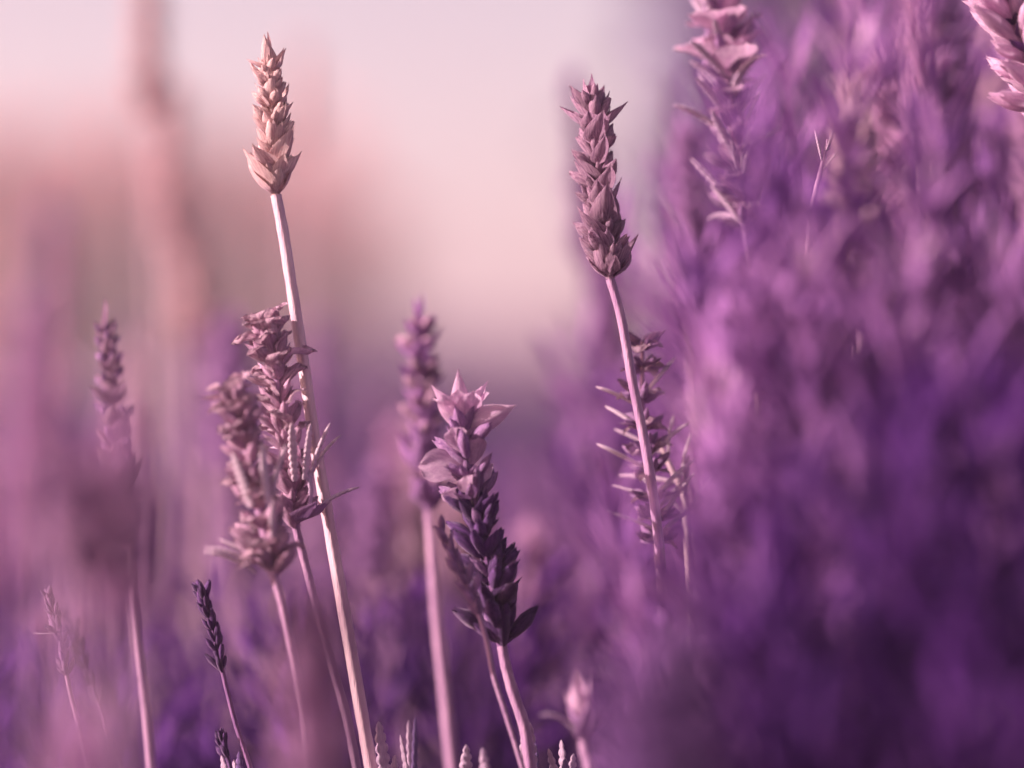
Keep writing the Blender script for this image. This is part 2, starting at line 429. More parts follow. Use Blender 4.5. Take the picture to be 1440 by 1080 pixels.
# --- 3: dark violet spike in front, pale open flowers at its top
c = Stalk('lavender_stalk', 'dark violet lavender stalk topped by pale pink open petals', 'lavender', None,
          [(706, 908), (693, 830), (676, 740), (658, 650), (648, 575)], [(711, 935), (722, 975), (737, 1020), (746, 1080)], FOC - .01, 13, 0.0013, 0.0012, 'stem', 'stem_dark')
for i in range(12):
    t = 0.01 + 0.074 * i; big = 1.22 - 0.035 * i
    mt = 'violet' if i < 8 else 'mauve'
    c.whorl(t, 5 if i < 8 else 3, 'calyx', 'calyx', 9.2 * mm * big, 42, mt, i * .9, .35, 9.6 * mm * big, .0014)
    c.whorl(t + .03, 3, 'calyx', 'calyx', 7.5 * mm * big, 26, mt, i * 1.7, .4, 8.4 * mm * big, .0010)
    c.whorl(t - .004, 2, 'bract', 'bract', 7.6 * mm * big, 38, mt, i * math.pi / 2 + .6, .4, 7.0 * mm * big, .0012)
    c.whorl(t + .02, 2, 'tip', 'bract', 7 * mm * big, 56, mt, i * 2.1, .6, 6.5 * mm * big, .0012)
    if i in (1, 3, 4, 6): c.whorl(t + .02, 2, 'calyx', 'calyx', 6.5 * mm, 40, 'mauve', i * 1.7, .4, 8 * mm)
for t, az, tl, sz, rl in ((.58, math.pi, 46, 9, 1.0), (.62, -1.9, 30, 8, .4), (.64, .1, 30, 8, -1.0), (.73, math.pi + .1, 74, 13, 1.3), (.74, -.8, 26, 9, -.5), (.80, -2.2, 26, 9, .6), (.82, .4, 22, 11, -1)):
    c.piece('petal', 'petal', t, az, R(tl), sz * mm, 'petal', sz * .72 * mm, .0014, 1, None, rl)
for az, tl, sz, rl in ((-1.57, 10, 12, 0), (-.8, 20, 12, -.5), (-2.4, 20, 12, .5), (.5, 26, 12, -.7), (2.5, 26, 12, .7), (1.5, 14, 12, 0)):
    c.piece('petal', 'petal', .90, az, R(tl), sz * mm, 'petal', sz * .62 * mm, .0008, 1, None, rl)
for k in range(5): c.piece('tip', 'bract', .88, k * 1.3 - 1.8, R(22), 8.5 * mm, 'mauve', 9 * mm, .0008)
c.piece('tip', 'petal', .90, -.2, R(68), 14.5 * mm, 'petal', 15 * mm, .001, 1, 1, -1.25)
c.piece('tip', 'petal', .96, .2, R(40), 11 * mm, 'petal', 9 * mm, .001, 1, 2, -1.0)
c.piece('tip', 'petal', .90, -1.5, R(2), 16 * mm, 'petal', 12 * mm, .0006, 1, 1)
c.piece('tip', 'petal', .92, 3.2, R(26), 13 * mm, 'petal', 10 * mm, .0006, 1, 0, 1.0)

# --- 4: withered spike with crumpled petals on top and toothed leaves below
e = Stalk('lavender_stalk', 'withered lavender stalk with crumpled pink petals and curled toothed leaves', 'lavender', None,
          [(416, 742), (410, 680), (396, 590), (384, 500), (374, 462)], [(426, 780), (443, 845), (466, 930), (487, 1005), (502, 1080)], FOC - .007, 14, 0.0010, 0.0012, 'stem')
for i in range(10):
    t = 0.02 + 0.088 * i; big = 1.15 - .02 * i
    e.whorl(t, 6, 'calyx', 'calyx', 7.0 * mm * big, 36, 'rosy', i * .9, .35, 8.5 * mm * big)
    e.whorl(t, 2, 'bract', 'bract', 8.0 * mm * big, 30, 'rosy', i * 1.57 + .5, .3, 7.5 * mm * big)
for i in range(22):
    t = .40 + .027 * i
    e.piece('crumpled', 'petal', t, i * 2.4, R(e.rnd.uniform(12, 48)), e.rnd.uniform(7, 9) * mm, 'dry_petal', e.rnd.uniform(6, 8) * mm, .0014, 1, None, e.rnd.gauss(0, .5))
for k in range(5): e.piece('crumpled', 'petal', .94, k * 1.3, R(14), 8.5 * mm, 'dry_petal', 7 * mm, .0006)
for az, tl, sz, v in ((-.25, 18, 15, 0), (.25, 22, 15.5, 1), (-.8, 12, 16, 1), (.6, 26, 14, 2)): e.piece('leaf', 'leaf', .26, az - .5, R(tl), sz * mm, 'pale_leaf', sz * mm, .005, 1, v)
e.piece('curled_leaf', 'leaf', .10, -.5, R(30), 24 * mm, 'leaf', 24 * mm, .004, -1, 0)
e.piece('leaf', 'leaf', .06, .0, R(48), 15 * mm, 'leaf', 15 * mm, .004, 1, 2)
e.piece('bract', 'bract', .03, .1, R(52), 11 * mm, 'mauve', 11 * mm, .001)
e.piece('bract', 'bract', .02, -.8, R(46), 10 * mm, 'mauve', 10 * mm, .001)
e.piece('crumpled', 'petal', .70, .1, R(40), 9 * mm, 'petal', 9 * mm, .002)
for az in (math.pi - .2, math.pi + .5): e.piece('tip', 'petal', .62, az, R(62), 9 * mm, 'dry_petal', 8 * mm, .001)

# --- 5: softer neighbour just in front of the withered one
f = Stalk('lavender_stalk', 'blurred withered lavender stalk beside the crumpled one, narrow leaves sticking out', 'lavender', None,
          [(386, 812), (372, 750), (352, 660), (338, 590), (326, 545)], [(396, 850), (410, 920), (424, 1000), (432, 1080)], FOC - .035, 15, 0.0010, 0.0013, 'stem', hair=False)
for i in range(11):
    t = 0.03 + 0.082 * i; big = 1.0 - .025 * i
    f.whorl(t, 6, 'calyx', 'calyx', 9 * mm * big, 42, 'rosy', i * .9, .35, 9.5 * mm * big)
    f.whorl(t, 4, 'crumpled', 'petal', 8.0 * mm * big, 42, 'dry_petal', i * 1.4 + .5, .4, 7.0 * mm * big)
f.whorl(.93, 5, 'crumpled', 'petal', 7.5 * mm, 20, 'dry_petal', 0, .4, 7 * mm)
for t, az, tl, sz, v in ((.36, -.9, 10, 15, 0), (.38, -.4, 22, 14, 1), (.36, -1.9, 14, 15, 0), (.10, 3.4, 40, 13, 2), (.16, 3.0, 52, 9, 0), (.22, -1.1, 30, 11, 0), (.05, 3.3, 36, 14, 2)):
    f.piece('leaf', 'leaf', t, az, R(tl), sz * mm, 'pale_leaf', sz * 1.15 * mm, .0045, 1, v)
f.piece('tip', 'petal', .93, math.pi, R(72), 8 * mm, 'dry_petal', 7 * mm, .001)

# --- 6: soft dense spike behind the dark one
g6 = Stalk('lavender_stalk', 'soft rosy lavender stalk with a dense upright head behind the dark violet one', 'lavender', None,
          [(604, 722), (598, 640), (592, 530), (590, 430)], [(608, 770), (614, 860), (624, 960), (636, 1080)], FOC + .085, 16, 0.0015, 0.0012, 'stem', hair=False)
for i in range(10):
    t = 0.02 + 0.092 * i; big = 1.1 - .035 * i
    g6.whorl(t, 4, 'bract', 'bract', 11 * mm * big, 24, 'soft_mauve', i * .8, .15, 11 * mm * big)
    g6.whorl(t + .03, 5, 'calyx', 'calyx', 7.5 * mm * big, 42, 'rosy', i * 1.1, .3, 10 * mm * big)
g6.piece('tip', 'bract', .90, 0, R(3), 10 * mm, 'soft_mauve', 9 * mm, 0)
g6.piece('tip', 'bract', .90, 3, R(6), 9 * mm, 'soft_mauve', 9 * mm, 0)

# --- 7: shaded spike at the left behind the pink haze of flowers
h7 = Stalk('lavender_stalk', 'brownish mauve lavender stalk half hidden behind the blurred pink heads', 'lavender', None,
          [(172, 700), (163, 620), (154, 520), (146, 440)], [(178, 760), (190, 880), (204, 1000), (212, 1080)], FOC + .05, 17, 0.0012, 0.0011, 'stem', hair=False)
for i in range(10):
    t = 0.02 + 0.092 * i; big = 1.0 - .045 * i
    h7.whorl(t, 4, 'bract', 'bract', 10.5 * mm * big, 24, 'dusty', i * .8, .15, 9.5 * mm * big)
    h7.whorl(t + .03, 5, 'calyx', 'calyx', 7 * mm * big, 42, 'mauve', i * 1.1, .3, 9 * mm * big)
h7.piece('tip', 'bract', .90, 0, R(3), 9 * mm, 'dusty', 7 * mm, 0)

# --- wiry stalks with small buds
def wiry(label, spike, stem, d, seed, n, mat='mauve', size=4.2, extra=()):
    s = Stalk('wiry_stalk', label, 'lavender', None, spike, stem, d, seed, 0.00058, 0.00062, 'stem_dark' if mat == 'violet' else 'stem', hair=False)
    for i in range(n):
        t = 0.02 + .94 * i / n
        s.whorl(t, 4, 'calyx', 'calyx', size * mm, 17, mat, i * .9, .3, size * 1.0 * mm, .0005)
        if i % 2 == 0: s.whorl(t, 2, 'tip', 'bract', size * .7 * mm, 30, mat, i * 1.2, .3, size * .6 * mm, .0005)
    s.whorl(.97, 4, 'calyx', 'calyx', size * .8 * mm, 20, mat, .4, .3, size * .9 * mm, .0002)
    for kind, t, az, tl, sz in extra: s.piece(kind, 'leaf', t, az, R(tl), sz * mm, 'leaf', sz * .7 * mm, .0005)
    return s
wiry('thin wiry lavender stalk with tiny buds and one twig jutting sideways', [(94, 950), (88, 910), (78, 870), (68, 842)], [(99, 975), (108, 1010), (124, 1080)], FOC, 21, 8, extra=(('leaf', .50, math.pi, 82, 6.5), ('leaf', .72, .2, 14, 4)))
wiry('thin wiry lavender stalk with dark bud rings beside the withered pair', [(313, 945), (304, 905), (292, 862), (282, 832)], [(319, 970), (332, 1020), (352, 1080)], FOC, 22, 8, 'violet', 4.8)
wiry('short thin wiry stalk tucked against the dark violet head', [(675, 868), (660, 828), (640, 786), (620, 744)], [(684, 900), (694, 950), (710, 1000), (735, 1080)], FOC - .025, 23, 8, 'mauve', 5)
wiry('tiny wiry twig sprouting among the lowest leaves', [(320, 1066), (314, 1050), (311, 1037)], [(323, 1076), (326, 1090)], FOC, 24, 4, 'violet', 3.5)
wiry('faint wiry stalk standing right behind the twig-bearing one', [(140, 992), (120, 940), (104, 905), (92, 870)], [(146, 1010), (152, 1040), (168, 1080)], FOC + .05, 25, 6, 'violet', 4.5)

# --- leafy flowering stalk behind the thin stem
l9 = Stalk('leafy_stalk', 'leafy lavender stalk with star shaped dried whorls and straight pale leaves behind the thin stem', 'lavender', None,
          [(925, 765), (918, 690), (905, 590), (903, 480)], [(930, 820), (938, 900), (944, 990), (950, 1080)], FOC + .02, 31, 0.0012, 0.0010, 'stem', hair=False)
for i, t in enumerate((.02, .16, .28, .42, .52, .64, .76, .88, .98)):
    l9.whorl(t, 8, 'calyx', 'calyx', 6.0 * mm, 58, 'mauve', i * .7, .4, 6.5 * mm, .0008)
    l9.whorl(t, 5, 'tip', 'bract', 6.5 * mm, 66, 'mauve', i * .9, .4, 5 * mm, .0008)
    l9.whorl(t, 3, 'crumpled', 'petal', 5.5 * mm, 60, 'dry_petal', i * .5, .4, 5 * mm, .0008)
for t, az, tl, sz in ((.10, math.pi, 62, 13), (.44, math.pi, 52, 15), (.72, math.pi, 54, 13), (.30, 2.9, 66, 11), (.62, 2.8, 44, 12), (.50, .1, 50, 14), (.30, .2, 46, 15), (.15, -.2, 40, 16), (.78, .3, 40, 13), (.22, .6, 56, 14), (.06, .3, 52, 14)):
    l9.piece('smooth_leaf', 'leaf', t, az, R(tl), sz * mm, 'pale_leaf', sz * mm, .0008, 1, None)
l10 = Stalk('leafy_stalk', 'pale bent lavender stem with narrow leaves at the edge of the dark bush', 'lavender', None,
          [(968, 740), (962, 695), (945, 660), (930, 630)], [(970, 790), (972, 870), (975, 960), (978, 1080)], FOC + .03, 32, 0.0011, 0.0012, 'stem_pale', hair=False)
for t, az, tl, sz in ((.95, 3.0, 30, 14), (.85, -.5, 30, 12), (.5, 2.8, 50, 16), (.5, .2, 35, 13), (.15, 3.2, 40, 15), (.15, .3, 34, 12), (.3, -1.2, 30, 14)):
    l10.piece('smooth_leaf', 'leaf', t, az, R(tl), sz * mm, 'pale_leaf', sz * .8 * mm, .0008, 1, 1)

# --- bright flower cluster at the top of the tall bush
t13 = Stalk('flower_stalk', 'bright pale pink flower cluster with strap leaves at the top of the tall bush', 'lavender', None,
          [(1050, 330), (1035, 210), (1020, 80), (1010, -30)], [(1056, 380), (1062, 480), (1070, 600), (1078, 760)], FOC + .045, 33, 0.0012, 0.0012, 'stem', hair=False)
for i in range(12):
    t = .04 + .08 * i
    t13.whorl(t, 4, 'petal', 'petal', (7.5 + 7 * (t > .55)) * mm, 40, 'petal', i * 1.3, .4, (7 + 5 * (t > .55)) * mm, .001)
    t13.whorl(t, 4, 'calyx', 'calyx', 8 * mm, 44, 'mauve', i * .7, .4, 9 * mm, .001)
    t13.whorl(t, 3, 'leaf', 'leaf', 17 * mm, 34, 'leaf', i * .9, .4, 17 * mm, .001)

# --- slim twigs poking out of the tall bush
for q, (x, y, dx, what) in enumerate(((1164, 196, 16, 'topped by one straight leaf'), (1200, 390, 8, 'with paired pale leaves'), (1252, 432, 10, 'carrying a tiny tuft'), (1360, 548, 18, 'with spread leaf tips'), (1236, 500, -12, 'with bright tufted tip'))):
    tw = Stalk('bush_twig', 'slim pale twig sticking out of the tall bush ' + what, 'twig', None,
               [(x - dx, y + 70), (x - dx * .4, y + 30), (x, y)], [(x - dx * 1.5, y + 110), (x - dx * 1.8, y + 180), (x - dx * 2, y + 300)], FOC + .02 * (q % 3), 80 + q, .0007, .0007, 'stem', hair=False)
    for t, az, tl, sz in ((.75, -.5, 8, 9), (.5, math.pi, 24, 8), (.35, .1, 26, 9), (.1, -2, 26, 9), (.15, .4, 30, 8))[:(3, 5, 4, 5, 5)[q]]:
        tw.piece('leaf', 'leaf', t, az, R(tl), sz * mm, 'leaf', sz * 1.2 * mm, .0004, 1, 0)

# --- spiky head entering at the right top
r11 = Stalk('lavender_stalk', 'spiky lavender head of slender pink calyces with dark tips beside the tall bush', 'lavender', None,
          [(1490, 190), (1462, 110), (1428, 30), (1395, -60)], [(1500, 230), (1530, 360), (1560, 560), (1580, 760)], FOC - .01, 34, 0.0012, 0.0013, 'stem', hair=False)
for i in range(9):
    t = .03 + .105 * i
    r11.whorl(t, 9, 'calyx', 'calyx', 15 * mm, 44, 'petal', i * .55, .2, 13 * mm, .001)
    r11.whorl(t, 5, 'tip', 'bract', 9 * mm, 52, 'violet', i * .8, .3, 6 * mm, .001)
r12 = Stalk('leafy_stalk', 'narrow toothed leafy stalk with violet buds below the spiky head', 'lavender', None,
          [(1452, 690), (1450, 620), (1450, 560)], [(1453, 720), (1456, 800), (1462, 920), (1468, 1080)], FOC, 35, 0.0010, 0.0010, 'stem', hair=False)
for t in (.1, .45, .8):
    r12.whorl(t, 7, 'calyx', 'calyx', 6 * mm, 60, 'mauve', t * 7, .3, 7 * mm)
    r12.whorl(t, 4, 'leaf', 'leaf', 9 * mm, 60, 'leaf', t * 5, .3, 9 * mm)

# --- half open bud low in the middle
b10 = Stalk('lavender_bud', 'small pale half open lavender bud alone on its stem among the low leaves', 'lavender bud', None,
          [(820, 1042), (817, 1010), (814, 978)], [(822, 1055), (826, 1068), (830, 1090)], FOC - .06, 36, 0.0013, 0.0010, 'stem', hair=False)
b10.whorl(.0, 4, 'bract', 'bract', 10 * mm, 12, 'mauve', .4, .2, 7 * mm, .0006)
b10.whorl(.3, 4, 'bract', 'bract', 12 * mm, 8, 'petal', 0, .2, 7 * mm, .0004)
b10.piece('tip', 'petal', .55, .2, R(4), 9 * mm, 'petal', 8 * mm, 0)
b10.whorl(.1, 2, 'leaf', 'leaf', 11 * mm, 26, 'leaf', .3, .2, 10 * mm)

# --- toothed leaf shoots rising from the canopy along the lower edge
def leaf_shoot(label, tops, d, seed):
    """tops: pixel tips of its leaves; all rise from one short stem"""
    rnd = random.Random(seed)
    cx = sum(t[0] for t in tops) / len(tops)
    foot = P(cx + 6, 1150, d); base = Vector((foot.x + .01, foot.y + .01, 0))
    root = tag(empty('leaf_shoot', base), label, 'leaf shoot', None)
    g = tube([p - base for p in catmull([foot, foot.lerp(base, .5) + Vector((.004, 0, 0)), base], 6)], lambda t: .0009 + .0005 * t, 8, .1, 4)
    link('stem', mesh('shoot_stem_mesh', *g), root, M['stem'])
    for i, (x, y, wd) in enumerate(tops):
        tip = P(x, y, d + rnd.uniform(-.006, .006)); v = tip - foot
        s = v.length
        link('leaf', MESH['leaf'][(i * 2 + seed) % 3 if i % 3 else 0], root, M['leaf'] if i % 3 != 2 else M['dark_leaf'],
             Matrix.Translation(-base) @ place(foot, v, Vector((rnd.uniform(-.6, .6), -1, 0.1)), s * 1.0, wd * K * d / .15))
leaf_shoot('broad toothed leaf curving up beside the foot of the tall pale stem', [(531, 1014, 20), (556, 1062, 13)], FOC, 1)
leaf_shoot('small shoot of rounded toothed leaves next to the broad leaf', [(574, 1013, 11), (566, 1030, 9), (584, 1008, 8)], FOC + .012, 2)
leaf_shoot('shoot of toothed leaves hugging the foot of the dark violet stalk', [(745, 1016, 17), (730, 1022, 15), (757, 1042, 13)], FOC - .004, 3)
leaf_shoot('fan of knobbly toothed leaves right of the dark violet stalk', [(772, 1052, 13), (790, 1040, 13), (797, 1052, 13), (806, 1060, 14)], FOC, 4)
leaf_shoot('knobbly leaf tip low between the blurred stem and the dark violet stalk', [(655, 1047, 18), (646, 1062, 14)], FOC + .01, 5)
leaf_shoot('pair of faint toothed leaves left of the dark violet stalk', [(678, 1052, 15), (690, 1064, 14)], FOC + .03, 6)
leaf_shoot('three curled toothed leaves near the tiny wiry twig', [(312, 1062, 12), (330, 1068, 12), (342, 1050, 12)], FOC, 7)
leaf_shoot('small toothed leaf shoot beneath the twig-bearing wiry stalk', [(70, 1058, 12), (84, 1066, 12), (60, 1072, 12)], FOC + .02, 8)

# ------------------------------------------------------------------ softer stalks: one mesh per head, shared between copies
def soft_spike(bag, base, top, seed, fat=1.0, whorls=11, mi=0):
    rnd = random.Random(seed); ax = top - base; L_ = ax.length; t0 = ax.normalized()
    n = t0.cross(Vector((0, 1, .02))).normalized(); b_ = t0.cross(n)
    cg = [calyx_geo(i, .19, 6, 6) for i in range(3)]; bg_ = [bract_geo(i, nu=4, nv=6) for i in range(3)]
    for i in range(whorls):
        t = (i + .2) / (whorls + .6); k = 1 - .35 * t
        for q in range(6):
            az = q * math.pi / 3 + i * .8 + rnd.gauss(0, .2); r = n * math.cos(az) + b_ * math.sin(az)
            tl = R(rnd.gauss(38, 8)); s = .0085 * k * fat * rnd.uniform(.8, 1.2)
            bag.addM(cg[q % 3], place(base + ax * t + r * .0006, t0 * math.cos(tl) + r * math.sin(tl), r, s, s * 1.2), mi)
        for q in range(3):
            az = q * 2.1 + i * .8 + rnd.gauss(0, .2); r = n * math.cos(az) + b_ * math.sin(az)
            tl = R(rnd.gauss(26, 6)); s = .0105 * k * fat
            bag.addM(bg_[q % 3], place(base + ax * t, t0 * math.cos(tl) + r * math.sin(tl), r * math.cos(tl) - t0 * math.sin(tl), s), mi)
    bag.addM(bg_[0], place(base + ax * .9, t0, n, .009 * fat), mi)

SOFT_STEM = []; SOFT_HEAD = []
for v in range(8):
    rnd = random.Random(100 + v)
    H = 0.50; hl = rnd.uniform(.045, .065) if v < 6 else .031; lean = rnd.uniform(-.02, .02)
    pts = [Vector((0, 0, 0)), Vector((lean * .2, 0, .18)), Vector((lean * .6, rnd.uniform(-.006, .006), .34)), Vector((lean, 0, H - hl))]
    cur = catmull(pts, 5)
    SOFT_STEM.append(mesh('soft_stem_mesh', *tube(cur, lambda t: .0016 - .0005 * t, 6)))
    bag = Bag(); top = Vector((lean * 1.25, 0, H)); soft_spike(bag, cur[-1], top, v, rnd.uniform(.9, 1.25), rnd.randrange(9, 13) if v < 6 else 6)
    # the axis inside the head
    bag.add(*tube([cur[-1].lerp(top, q / 4) for q in range(5)], lambda t: .0011 - .0006 * t, 6))
    SOFT_HEAD.append((bag.mesh('soft_head_mesh'), top))

def soft_stalk(px, py, d, v, head, stem, label, group, rz=None, name='lavender_stalk', lean=0.0, fat=1.0):
    """a stalk whose tip shows at (px, py) at distance d; stands on the soil"""
    rnd = random.Random(int(px * 7 + py * 13 + d * 1000))
    tip = P(px, py, d); v = v % 6 if v < 100 else v - 100; me, top = SOFT_HEAD[v]
    s = tip.z / top.z; rz = rnd.uniform(0, 6.28) if rz is None else rz
    L_ = Matrix.Shear('XY', 4, (lean, 0)) @ Matrix.Rotation(rz, 4, 'Z') @ Matrix.Diagonal((fat, fat, s, 1))
    base = tip - L_ @ top; base.z = 0
    o = tag(empty(name, base), label, 'lavender', group)
    link('stem', SOFT_STEM[v], o, M[stem], L_)
    link('flower_spike', me, o, M[head], L_)
    return o

TONE = {'soft_pale': 'pale', 'soft_mauve': 'mauve', 'soft_pink': 'rosy pink'}
# pink heads very close to the lens at the left: broad soft veil
GL = 'blurred pink lavender heads close to the lens'
for px, py, d, v, fat, lean in ((112, 300, .61, 0, .5, .02), (84, 430, .62, 1, .5, .03), (122, 600, .64, 106, .95, .02), (168, 605, .65, 107, .85, .0), (140, 665, .64, 107, 1.05, -.02), (112, 500, .61, 106, .65, .02)):
    soft_stalk(px, py, d, v, 'soft_pink', 'stem', 'wide soft pink lavender head blurred by closeness, one of the veil over the brownish spike', GL, lean=lean, fat=fat)
for px, py, d, v, hd, what in ((440, 830, .66, 1, 'soft_pink', 'at the foot of the withered pair'), (110, 1005, .62, 3, 'soft_pink', 'below the twig-bearing wiry stalk'), (900, 940, .60, 2, 'violet', 'at the foot of the leafy stalk'), (965, 880, .62, 5, 'violet', 'against the dark front bush')):
    soft_stalk(px, py, d, v, hd, 'stem', 'soft lavender blotch close to the lens, ' + what, 'low blurred heads close to the lens', fat=1.1)

# pale far columns
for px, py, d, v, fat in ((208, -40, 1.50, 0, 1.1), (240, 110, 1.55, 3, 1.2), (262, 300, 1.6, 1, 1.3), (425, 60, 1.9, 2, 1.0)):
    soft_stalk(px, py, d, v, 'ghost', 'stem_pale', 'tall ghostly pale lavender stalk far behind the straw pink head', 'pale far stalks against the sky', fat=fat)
for px, py, d, v, fat in ((716, 100, 1.30, 4, .9), (745, 205, 1.32, 2, 1.1), (775, 330, 1.28, 0, 1.1)):
    soft_stalk(px, py, d, v, 'soft_mauve', 'stem', 'blurred dusty lavender stalk standing in the gap before the scaly head', 'blurred stalks in the sky gap', lean=-.08, fat=fat)
rnd = random.Random(5)
for i in range(46):
    px = rnd.uniform(-40, 590); d = rnd.uniform(1.25, 2.3)
    py = rnd.uniform(430, 860) + (60 if px > 480 else 0)
    hd = rnd.choice(('soft_pale', 'soft_mauve', 'soft_mauve', 'soft_pink'))
    soft_stalk(px, py, d, i, hd, 'stem', f'blurred lavender stalk with a {TONE[hd]} head in the field behind the withered pair', 'blurred stalks in the field to the left', fat=rnd.uniform(.9, 1.3))
for i in range(26):
    px = rnd.uniform(500, 960); d = rnd.uniform(1.15, 2.0); py = rnd.uniform(560, 800)
    hd = rnd.choice(('soft_mauve', 'soft_pink', 'soft_pale'))
    soft_stalk(px, py, d, i, hd, 'stem', f'low blurred lavender stalk with a {TONE[hd]} head behind the dark violet one', 'blurred low stalks in the middle', fat=rnd.uniform(.9, 1.2))
for i in range(44):
    px = rnd.uniform(900, 1500); d = rnd.uniform(1.06, 1.40)
    py = rnd.uniform(-60, 480) + max(0, (1000 - px)) * 1.2
    hd = rnd.choice(('soft_mauve', 'soft_pink', 'soft_mauve', 'soft_pink', 'soft_pale'))
    soft_stalk(px, py, d, i, hd, 'stem', f'blurred lavender stalk with a {TONE[hd]} head growing out of the tall leafy bush', 'stalks of the tall bush', lean=rnd.uniform(-.25, .0), fat=rnd.uniform(.9, 1.3))

for q, (px, py, d, lean) in enumerate(((1120, 170, .85, -.05), (1150, 330, .83, -.10), (1300, 290, .80, -.15), (1405, 430, .78, -.25), (1190, 470, .82, -.12), (1330, 560, .78, -.2))):
    soft_stalk(px, py, d, q, ('soft_pale', 'soft_pink')[q % 2], 'stem', f'broad blurred {("pale", "rosy")[q % 2]} lavender head nestled among the front leaves of the tall bush', 'broad heads among the bush leaves', lean=lean, fat=1.15)

# ------------------------------------------------------------------ leafy bushes
def shoot_geo(seed, nodes=11, L_=0.16, leaf=.030):
    rnd = random.Random(seed); bag = Bag()
    bl = [blade_geo(.11, c) for c in (.2, .5, .8)]
    bend = rnd.uniform(-.02, .02)
    ax = [Vector((bend * (q / 6) ** 2, 0, L_ * q / 6)) for q in range(7)]
    bag.add(*tube(ax, lambda t: .0011 - .0006 * t, 4))
    for i in range(nodes):
        t = .12 + .86 * i / (nodes - 1); p = Vector((bend * t * t, 0, L_ * t))
        for q in range(4):
            az = q * 1.571 + i * .8 + rnd.gauss(0, .25); r = Vector((math.cos(az), math.sin(az), 0))
            tl = R(rnd.gauss(42 - 22 * t, 8)); s = leaf * (1 - .35 * t) * rnd.uniform(.75, 1.15)
            z = Vector((0, 0, 1)) * math.cos(tl) + r * math.sin(tl)
            bag.addM(bl[q % 3], place(p, z, r * math.cos(tl) - Vector((0, 0, 1)) * math.sin(tl), s))
    return np.concatenate(bag.V), np.concatenate(bag.F)
SHOOTS = [shoot_geo(i) for i in range(5)]

def bush(label, centre, rx, ry, ztop, n, seed, mat, lean=(0, 0), zmin=.10, group=None, keep=None, name='lavender_bush'):
    """dome of leafy shoots on woody branches, around a base on the soil"""
    rnd = random.Random(seed); bag = Bag(); wood = Bag()
    c0 = Vector((centre[0], centre[1], 0))
    for i in range(n):
        a = rnd.uniform(0, 6.283); r = math.sqrt(rnd.random())
        x, y = rx * r * math.cos(a), ry * r * math.sin(a)
        dome = ztop * (1 - .28 * r ** 2.2)
        zt = dome * rnd.uniform(.74, 1.02) if i % 4 else rnd.uniform(zmin + .08, dome * .9)
        tip = Vector((x + lean[0] * zt, y + lean[1] * zt, zt))
        dr = Vector((x * 1.1 + lean[0] * .3, y * 1.1 + lean[1] * .3, ztop * .75)).normalized() + Vector((rnd.gauss(0, .14), rnd.gauss(0, .14), 0))
        dr.normalize(); s = rnd.uniform(.8, 1.25); p = tip - dr * .16 * s
        if keep and not keep(c0 + tip): continue
        bag.addM(SHOOTS[i % 5], place(p, dr, Vector((math.cos(a), math.sin(a), .1)), s))
        if i % 3 == 0:
            st = Vector((x * .25, y * .25, 0))
            wood.add(*tube(catmull([st, st.lerp(p, .55) + Vector((0, 0, -.02)), p], 3), lambda t: .0035 - .0025 * t, 4))
    root = tag(empty(name, c0), label, 'lavender bush', group)
    link('foliage', bag.mesh('bush_foliage_mesh'), root, M[mat])['kind'] = 'stuff'
    link('branches', wood.mesh('bush_branch_mesh'), root, M['bark'])['kind'] = 'stuff'
    return root

bush('low leafy lavender bush from which the focused stalks rise', (-.01, 1.16), .20, .12, .40, 340, 1, 'shade_dark')
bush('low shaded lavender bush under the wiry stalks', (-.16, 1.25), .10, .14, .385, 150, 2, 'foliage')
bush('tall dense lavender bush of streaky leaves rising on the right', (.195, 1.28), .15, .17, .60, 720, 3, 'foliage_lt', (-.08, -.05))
bush('dark leafy lavender bush in front of the tall one, close to the lens', (.135, .70), .115, .08, .45, 560, 4, 'shade_dark', (-.05, 0))  # its shade is in the leaf colour, nothing casts it
def clear_of_head(p):            # the leaves part round the spiky head
    x, y = p.x / (K * p.y) + 720, 540 - (p.z - ZC) / (K * p.y)
    return not (x > 1290 and y < 250)
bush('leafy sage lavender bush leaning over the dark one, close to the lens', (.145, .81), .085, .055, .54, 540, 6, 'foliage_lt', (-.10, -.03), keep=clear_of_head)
bush('small dark lavender bush below the pink veil', (-.112, .80), .035, .04, .385, 70, 46, 'shade_dark')
for q, yy in enumerate((.45, .8, 1.15)):
    bush('leafy lavender bush of the same row, beside the pink veil', (-.42 - .05 * q, yy), .17, .17, .44, 110, 40 + q, 'foliage', group='row neighbours outside the pink veil')
bush('mid lavender bush in the blurred field behind the dark violet stalk', (.04, 1.75), .22, .22, .405, 200, 5, 'foliage')

# rows of bushes in the field behind
proto = bush('blurred lavender bush of the field rows behind', (-.35, 1.9), .30, .24, .42, 150, 8, 'foliage', group='bushes of the field rows')
rnd = random.Random(9)
spots = [(x + rnd.uniform(-.08, .08), y, rnd.uniform(.9, 1.1)) for y, xs in ((2.5, np.arange(-.9, 1.0, .5)), (3.3, np.arange(-1.2, 1.3, .55)), (4.4, np.arange(-1.5, 1.6, .6)), (5.8, np.arange(-1.8, 1.9, .6)), (7.6, np.arange(-2.2, 2.3, .65)), (10, np.arange(-2.8, 2.9, .7))) for x in xs]
for x, y, s in spots:
    if y > 7 and x > -.4: s *= 1.45
    o = proto.copy(); col.objects.link(o); o.location = (x, y, 0); o.rotation_euler = (0, 0, rnd.uniform(0, 6.28)); o.scale = (s, s, s)
    for ch in list(proto.children):
        k = ch.copy(); col.objects.link(k); k.parent = o

